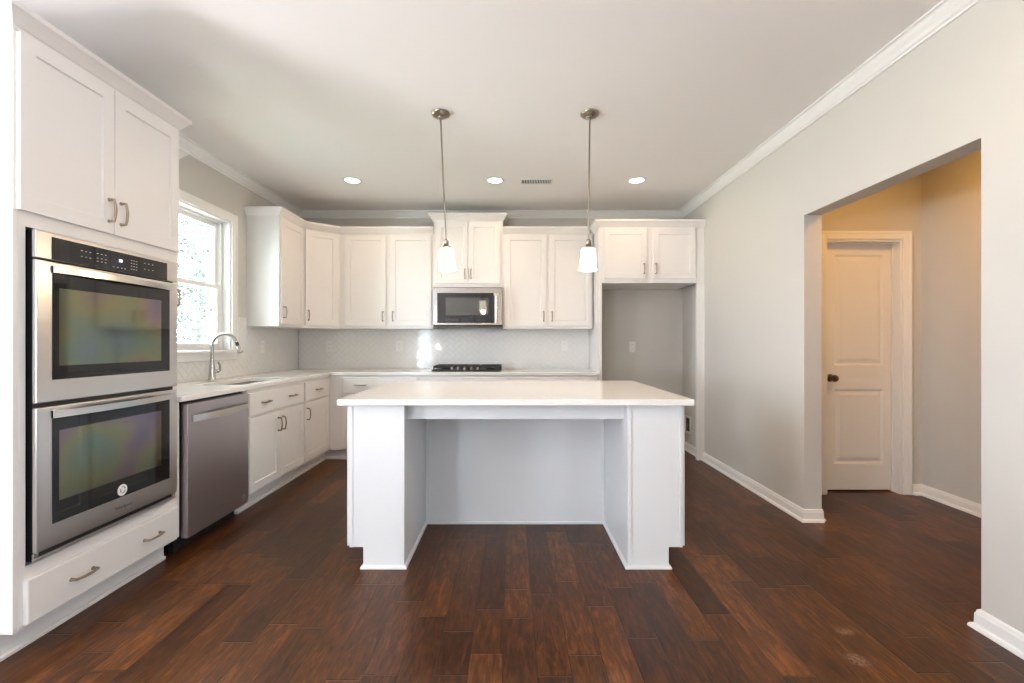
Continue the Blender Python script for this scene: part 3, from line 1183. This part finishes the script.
def wbox(parent, w, z0, z1, depth=UD):
    bm = newbm()
    box(bm, 0, 0, z0, w, depth, z1, .001)
    obj('carcass', bm, M['cab'], parent)


G = 'white wall cabinets'
YA1 = 2.968
ca = root('wall_cabinet', (UX, CX0 + W_ + .001, 0), RZL, label='white wall cabinet hidden between the oven cabinet and the window', cat='cabinet', group=G)
w = YA1 - CX0 - W_ - .001
wbox(ca, w, UZ0, UZ1)
add_door(ca, .014, UZ0 + .03, w - .028, UZ1 - UZ0 - .045, 'rb')
obj('crown', merge(sweep([(UX, CX0 + W_ + .06), (UX, YA1), (XL + .001, YA1)], ccr(2.404), -1)), M['cab'], ca, world=True)

YB0, YB1 = 4.264, 4.752
XC1 = -1.888
path = [(XL + .001, YB0), (UX, YB0), (UX, YB1), (XC1, UY), (-.864, UY)]
crowns = sweep(path, ccr(2.404), -1)
cb = root('wall_cabinet', (UX, YB0, 0), RZL, label='white single-door wall cabinet right of the window, its side panel bare', cat='cabinet', group=G)
w = YB1 - YB0
wbox(cb, w - .001, UZ0, UZ1)
add_door(cb, .022, UZ0 + .03, w - .034, UZ1 - UZ0 - .05, 'lb')
obj('crown', merge(crowns[:2]), M['cab'], cb, world=True)

ang = math.atan2(UY - YB1, XC1 - UX)
cc = root('corner_wall_cabinet', (UX, YB1, 0), ang, label='white diagonal wall cabinet across the corner, one door', cat='cabinet', group=G)
w = math.hypot(UY - YB1, XC1 - UX)
bm = newbm()
pts = [(UX, YB1), (XC1, UY), (XC1, YB - .008), (XL + .008, YB - .008), (XL + .008, YB1)]
lo = [bm.verts.new((p[0], p[1], UZ0)) for p in pts]; hi = [bm.verts.new((p[0], p[1], UZ1)) for p in pts]
ring_face(bm, lo, hi); bm.faces.new(lo[::-1]); bm.faces.new(hi)
obj('carcass', bm, M['cab'], cc, world=True)
add_door(cc, .022, UZ0 + .03, w - .044, UZ1 - UZ0 - .05, 'lb')
obj('crown', crowns[2], M['cab'], cc, world=True)


def pair(name, x0, x1, z0, z1, face, label, gap, zt, depth=UD, crown=None, m=.022, zb=.03, zt_in=.02, ml=None):
    r = root(name, (x0, face, 0), 0, label=label, cat='cabinet', group=G)
    w = x1 - x0
    wbox(r, w, z0, z1, depth)
    ml = m if ml is None else ml
    hw = (w - m - ml - gap) / 2
    add_door(r, ml, z0 + zb, hw, z1 - z0 - zb - zt_in, 'rb')
    add_door(r, ml + hw + gap, z0 + zb, hw, z1 - z0 - zb - zt_in, 'lb')
    if crown is not None:
        obj('crown', merge(crown), M['cab'], r, world=True)
    return r


pair('wall_cabinet', XC1 + .001, -.8635, UZ0, UZ1, UY, 'white two-door wall cabinet left of the microwave', .050, 0, crown=[crowns[3]], ml=.060)
EZ0, EZ1 = 1.830, 2.560
pair('wall_cabinet', -.8625, -.1005, EZ0, EZ1, UY, 'short raised white wall cabinet directly above the microwave', .005, 0,
     crown=sweep([(-.8625, YB - .001), (-.8625, UY), (-.1005, UY), (-.1005, YB - .001)], ccr(2.550), -1), m=.03, zb=.036)
pair('wall_cabinet', -.0995, .884, UZ0, UZ1, UY, 'white two-door wall cabinet right of the microwave', .032, 0,
     crown=sweep([(-.0995, UY), (.846, UY)], ccr(2.404), -1))
GY = 4.71
pair('refrigerator_cabinet', .931, 1.914, 1.835, UZ1, GY, 'deep white two-door cabinet above the empty refrigerator niche', .062, 0,
     depth=YB - GY - .001, crown=sweep([(.897, UY - .001), (.897, GY), (XR - .001, GY)], ccr(2.405), -1), zb=.042)
bm = newbm(); box(bm, .897, GY, 0, .930, YB - .001, 2.4035, .001)
obj('refrigerator_side_panel', bm, M['cab'], label='tall white panel between the backsplash and the refrigerator niche', cat='panel')
bm = newbm(); box(bm, 1.915, GY, 0, XR - .001, GY + .038, 2.4035, .001); box(bm, 1.975, GY - .006, .085, XR - .001, GY, 2.403)
obj('refrigerator_filler_strip', bm, M['cab'], label='tall white stile right of the refrigerator niche against the right wall', cat='panel')

# ---------------------------------------------------------------- microwave
mw = root('microwave', (-.852, 4.905, 1.394), 0, label='stainless over-the-range microwave between the wall cabinets above the cooktop', cat='microwave')
MW, MH = .750, .424
bm = newbm(); box(bm, 0, .030, .012, MW, .390, MH, .002)
obj('case', bm, M['dsteel'], mw)
bm = newbm(); box(bm, .004, .006, 0, MW - .004, .385, .0115)
for i in range(14):
    box(bm, .05 + i * .048, .001, .002, .085 + i * .048, .006, .009)
obj('vent_base', bm, M['black'], mw)
bm = newbm(); box(bm, 0, 0, .0125, MW, .029, MH, .006, 3)
dr = obj('door', bm, M['msteel'], mw)
bm = newbm(); box(bm, .046, -.002, .034, .660, .001, .360, .001)
obj('door_glass', bm, M['bglass'], dr)
bm = newbm(); box(bm, .138, -.0028, .120, .600, -.002, .310)
obj('microwave_window', bm, M['mwin'], dr)
bm = newbm(); box(bm, .300, -.0028, .050, .430, -.002, .094)
obj('display', bm, M['disp'], dr)
bm = newbm()
for i in range(9):
    for j in range(2):
        box(bm, .145 + i * .015, -.0026, .058 + j * .018, .152 + i * .015, -.002, .061 + j * .018)
obj('keypad_lettering', bm, M['ink'], dr)
bm = newbm()
for i in range(5):
    box(bm, .47 + i * .02, -.0026, .066, .478 + i * .02, -.002, .069)
obj('keypad_lettering', bm, M['ink'], dr)
bm = newbm()
tube(bm, [(.683, -.034, .045), (.683, -.040, .12), (.683, -.042, .197), (.683, -.040, .275), (.683, -.034, .350)], .0125, 12)
for z in (.055, .340):
    box(bm, .675, -.034, z - .010, .691, .001, z + .010, .003)
obj('handle', bm, M['chrome'], dr, smooth=True)
bm = newbm(); box(bm, .655, -.0065, .335, .705, -.0022, .356)
obj('sticker', bm, M['lime'], dr, label='small lime green sticker')
bm = text_bm('Whirlpool', .020); bm.transform(Matrix.Translation((.370, -.0006, .393)))
obj('wordmark', bm, M['pale'], dr)

# ---------------------------------------------------------------- cooktop
ck = root('gas_cooktop', (-.482, 5.0, CT), 0, label='black gas cooktop with iron grates set in the back counter', cat='cooktop')
bm = newbm(); box(bm, -.366, -.205, .0005, .366, .245, .014, .005, 3)
obj('cooktop_plate', bm, M['black'], ck)
for gx in (-.245, 0, .245):
    bm = newbm()
    a, b_ = gx - .118, gx + .118
    y0, y1, zt = -.115, .235, .056
    for y in (y0, y1 - .012, (y0 + y1) / 2 - .006):
        box(bm, a, y, zt - .026, b_, y + .014, zt, .003)
    for x in (a, b_ - .012, gx - .006):
        box(bm, x, y0, zt - .022, x + .012, y1, zt, .003)
    for x in (a, b_ - .012):
        for y in (y0, y1 - .012):
            box(bm, x, y, .014, x + .012, y + .012, zt - .01)
    obj('grate', bm, M['iron'], ck)
for gx, gy in ((-.245, -.03), (-.245, .15), (0, .06), (.245, -.03), (.245, .15)):
    bm = newbm(); lathe(bm, [(0, .014), (.050, .014), (.050, .022), (.036, .026), (.036, .033), (0, .035)], 20, (gx, gy, 0))
    obj('burner', bm, M['iron'], ck, smooth=True)
for kx in (-.155, -.087, -.018, .052, .120):
    bm = newbm()
    lathe(bm, [(0, .014), (.020, .014), (.021, .020), (.017, .024), (.015, .040), (.012, .044), (0, .044)], 20, (kx, -.165, 0))
    box(bm, kx - .003, -.182, .040, kx + .003, -.148, .050, .001)
    obj('knob', bm, M['nickel'], ck, smooth=True)

# ---------------------------------------------------------------- island
IX0, IX1, IY0, IY1 = -.876, .919, 2.45, 3.598
isl = root('island_cabinet', ((IX0 + IX1) / 2, IY0, 0), 0, label='white kitchen island with an open knee space between two end cabinets', cat='island')
PW = .297
YK = 3.055
for s, x0, x1 in (('l', IX0, IX0 + PW), ('r', IX1 - PW, IX1)):
    out = x0 if s == 'l' else x1
    sg = 1 if s == 'l' else -1
    inn = x1 if s == 'l' else x0
    # end cabinet, notched at its outer toe
    bm = newbm()
    pro = [(out + sg * .019, .114), (out + sg * .019, CB - .001), (inn, CB - .001), (inn, 0), (out + sg * .074, 0), (out + sg * .074, .114)]
    f = [bm.verts.new((p[0], IY0 + .004, p[1])) for p in pro]; g = [bm.verts.new((p[0], YK + .54, p[1])) for p in pro]
    ring_face(bm, f, g); bm.faces.new(f); bm.faces.new(g[::-1])
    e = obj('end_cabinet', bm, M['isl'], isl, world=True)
    # edge strips standing a little proud of the face, as in the end panels
    bm = newbm()
    box(bm, inn - sg * .021, IY0 - .002, 0, inn, IY0 + .004, CB - .001, .001)
    box(bm, out + sg * .0005, IY0 - .0005, .114, out + sg * .0185, YK + .53, CB - .002, .001)
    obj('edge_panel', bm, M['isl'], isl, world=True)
    bm = newbm()
    shoe = [(0, 0), (.013, 0), (.013, .006), (.010, .014), (.003, .018), (0, .018)]
    if s == 'l':
        pth = [(out + .074, YK + .54), (out + .074, IY0 + .003), (inn, IY0 + .003), (inn, YK)]
    else:
        pth = [(inn, YK), (inn, IY0 + .003), (out - .074, IY0 + .003), (out - .074, YK + .54)]
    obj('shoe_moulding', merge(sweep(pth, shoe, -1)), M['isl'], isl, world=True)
    for k in range(2):
        b2 = newbm()
        ww = .53
        shaker(b2, 0, 0, ww, .764)
        b2.transform(Matrix.Translation((out + sg * .0002, (IY0 + .02 + k * .545) if s == 'r' else (IY0 + .02 + ww + k * .545), .1145)) @ Matrix.Rotation(PI / 2 * -sg, 4, 'Z'))
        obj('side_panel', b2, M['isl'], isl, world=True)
bm = newbm()
box(bm, IX0 + PW, YK, 0, IX1 - PW, YK + .54, CB - .001)
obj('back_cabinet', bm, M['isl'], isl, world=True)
bm = newbm(); box(bm, IX0 + PW + .0005, YK - .012, 0, IX1 - PW - .0005, YK, .018, .004)
for x in (IX0 + PW + .0005, IX1 - PW - .019):
    box(bm, x, YK - .008, .018, x + .0185, YK, .78, .002)
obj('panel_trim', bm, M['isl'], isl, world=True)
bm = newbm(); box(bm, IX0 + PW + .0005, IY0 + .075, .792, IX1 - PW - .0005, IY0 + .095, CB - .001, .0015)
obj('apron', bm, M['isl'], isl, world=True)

bm = newbm(); box(bm, -.929, 2.412, CB, .968, 3.632, CT, .003)
obj('island_countertop', bm, M['quartz'], label='white quartz countertop on the kitchen island', cat='countertop')

# ---------------------------------------------------------------- pendants


def pendant(x, y, tilt, label):
    r = root('pendant_light', (x, y, H), 0, label=label, cat='pendant light', group='pendants over the island')
    bm = newbm()
    lathe(bm, [(0, -.0005), (.060, -.0005), (.063, -.006), (.060, -.014), (.050, -.022), (.036, -.028), (.022, -.030), (.020, -.034), (.010, -.038), (.009, -.046), (0, -.046)], 36)
    obj('ceiling_canopy', bm, M['nickel'], r, smooth=True)
    rot = Matrix.Translation((0, 0, -.035)) @ Matrix.Rotation(-tilt, 4, 'Y') @ Matrix.Translation((0, 0, .035))
    bm = newbm(); tube(bm, [(0, 0, -.04), (0, 0, -.44), (0, 0, -.845)], .0055, 10)
    bm.transform(rot)
    obj('stem', bm, M['nickel'], r, smooth=True)
    bm = newbm()
    lathe(bm, [(0, -.838), (.010, -.838), (.012, -.845), (.018, -.850), (.0185, -.872), (.016, -.876), (.020, -.880), (.030, -.894), (.031, -.901), (0, -.901)], 24)
    bm.transform(rot)
    obj('socket_cap', bm, M['nickel'], r, smooth=True)
    bm = newbm()
    lathe(bm, [(.012, -.9015), (.041, -.9015), (.0455, -.907), (.0565, -1.042), (.055, -1.046), (.0525, -1.042), (.0425, -.911), (.012, -.906)], 36, closed=True)
    bm.transform(rot)
    obj('lamp_shade', bm, M['shade'], r, smooth=True)
    l = bpy.data.lights.new('pendant_bulb', 'POINT')
    l.energy = 6
    l.color = WARM
    l.shadow_soft_size = .03
    o = bpy.data.objects.new('pendant_bulb', l)
    o.location = Vector((x, y, H)) + rot @ Vector((0, 0, -1.07))
    COL.objects.link(o)
    return r


pendant(-.475, 3.025, .044, 'pendant light with a white glass shade over the island\'s left half')
pendant(.517, 3.025, -.012, 'pendant light with a white glass shade over the island\'s right half')

# ---------------------------------------------------------------- recessed lights, vent
for x, y, lab in ((-.16, 1.35, 'unseen round ceiling light added for warmth, above the photographer'),  # near row: unseen, added to warm the oven and base cabinets
                  (1.17, 1.35, 'unseen round ceiling light added for warmth, beside the hall opening'),
                  (-1.50, 4.27, 'round recessed ceiling light nearest the left wall'), (-.16, 4.27, 'round recessed ceiling light beside the air vent'),
                  (1.17, 4.27, 'round recessed ceiling light nearest the right wall')):
    r = root('recessed_light', (x, y, H), 0, label=lab, cat='ceiling light', group='recessed ceiling lights')
    bm = newbm()
    lathe(bm, [(.066, -.0005), (.090, -.0005), (.092, -.003), (.086, -.007), (.070, -.008), (.066, -.004)], 36, closed=True)
    obj('trim_ring', bm, M['plastic'], r, smooth=True)
    bm = newbm(); lathe(bm, [(0, -.0006), (.066, -.0006), (.066, -.0035), (0, -.0035)], 36)
    obj('lamp_lens', bm, M['lens'], r)
    area('recessed_lamp', (x, y, H - .012), (0, 0, 0), .12, .12, (4 if x < 1 else 2.8) if y > 3 else 5, WARM, shape='DISK')

av = root('air_vent', (.232, 4.30, H), 0, label='small rectangular air vent in the ceiling', cat='vent')
bm = newbm()
for (x0, y0, x1, y1) in ((-.155, -.075, .155, -.055), (-.155, .055, .155, .075), (-.155, -.055, -.14, .055), (.14, -.055, .155, .055)):
    box(bm, x0, y0, -.008, x1, y1, -.0005, .002)
obj('frame', bm, M['plastic'], av)
bm = newbm(); box(bm, -.14, -.055, -.0015, .14, .055, -.0005)
obj('duct', bm, M['dark'], av)
bm = newbm()
for i in range(18):
    x = -.132 + i * .0155
    v = [bm.verts.new(p) for p in ((x, -.055, -.002), (x + .006, -.055, -.007), (x + .007, -.055, -.006), (x + .001, -.055, -.0015),
                                   (x, .055, -.002), (x + .006, .055, -.007), (x + .007, .055, -.006), (x + .001, .055, -.0015))]
    ring_face(bm, v[:4], v[4:]); bm.faces.new(v[:4]); bm.faces.new(v[4:][::-1])
obj('louvres', bm, M['plastic'], av)

# hall lamp, out of sight above the opening
area('hall_lamp', (2.75, 2.55, H - .03), (0, 0, 0), .25, .25, 14, (1.0, .50, .11), shape='DISK')

# ---------------------------------------------------------------- outside the kitchen window
bm = newbm(); box(bm, -40, -20, -.9, XF - .3, 40, -.7)
struct('ground_lawn', bm, M['lawn'])


def tree(x, y, h, seed, n=7000, rx=1.5):
    rng = random.Random(seed)
    r = root('tree', (x, y, -.7), 0, label='pale green leafy tree outside the kitchen window', cat='tree', group='trees outside the window')
    bm = newbm()
    tr = [(rng.gauss(0, .05) * i, rng.gauss(0, .05) * i, h * i / 6) for i in range(7)]
    tube(bm, tr, [.11, .10, .09, .075, .06, .04, .02], 8)
    tips = []
    for i in range(16):
        z = h * rng.uniform(.25, .95); a = rng.uniform(0, 2 * PI)
        L = rx * rng.uniform(.6, 1.1) * (1.15 - z / h * .6)
        k = min(5, int(z / h * 6)); f = z / h * 6 - k
        b0 = Vector(tr[k]).lerp(Vector(tr[k + 1]), f)
        b1 = b0 + Vector((math.cos(a) * L, math.sin(a) * L, L * rng.uniform(.1, .5)))
        tube(bm, [b0, b0.lerp(b1, .5) + Vector((0, 0, .06)), b1], [.03, .018, .008], 6)
        tips += [b0.lerp(b1, f2) for f2 in (.4, .65, .85, 1.0)]
    obj('trunk', bm, M['bark'], r, smooth=True)
    bm = newbm()
    for i in range(n):
        c = rng.choice(tips) + Vector((rng.gauss(0, .28), rng.gauss(0, .28), rng.gauss(0, .22)))
        d1 = Vector((rng.gauss(0, 1), rng.gauss(0, 1), rng.gauss(0, .6))).normalized()
        d2 = d1.cross(Vector((rng.gauss(0, 1), rng.gauss(0, 1), rng.gauss(0, 1)))).normalized()
        s = rng.uniform(.028, .055)
        v = [bm.verts.new(c + d1 * (s * a) + d2 * (s * b)) for a, b in ((-1, 0), (-.2, -.45), (.6, -.3), (1, 0), (.6, .3), (-.2, .45))]
        bm.faces.new(v)
    obj('foliage', bm, M['leaf'], r, recalc=False)
    return r


for i, (x, y, h) in enumerate(((-8.0, 11.6, 7.0), (-12.4, 17.6, 8.0), (-6.4, 7.2, 6.0), (-15.5, 25.0, 9.0))):
    tree(x, y, h, 20 + i)
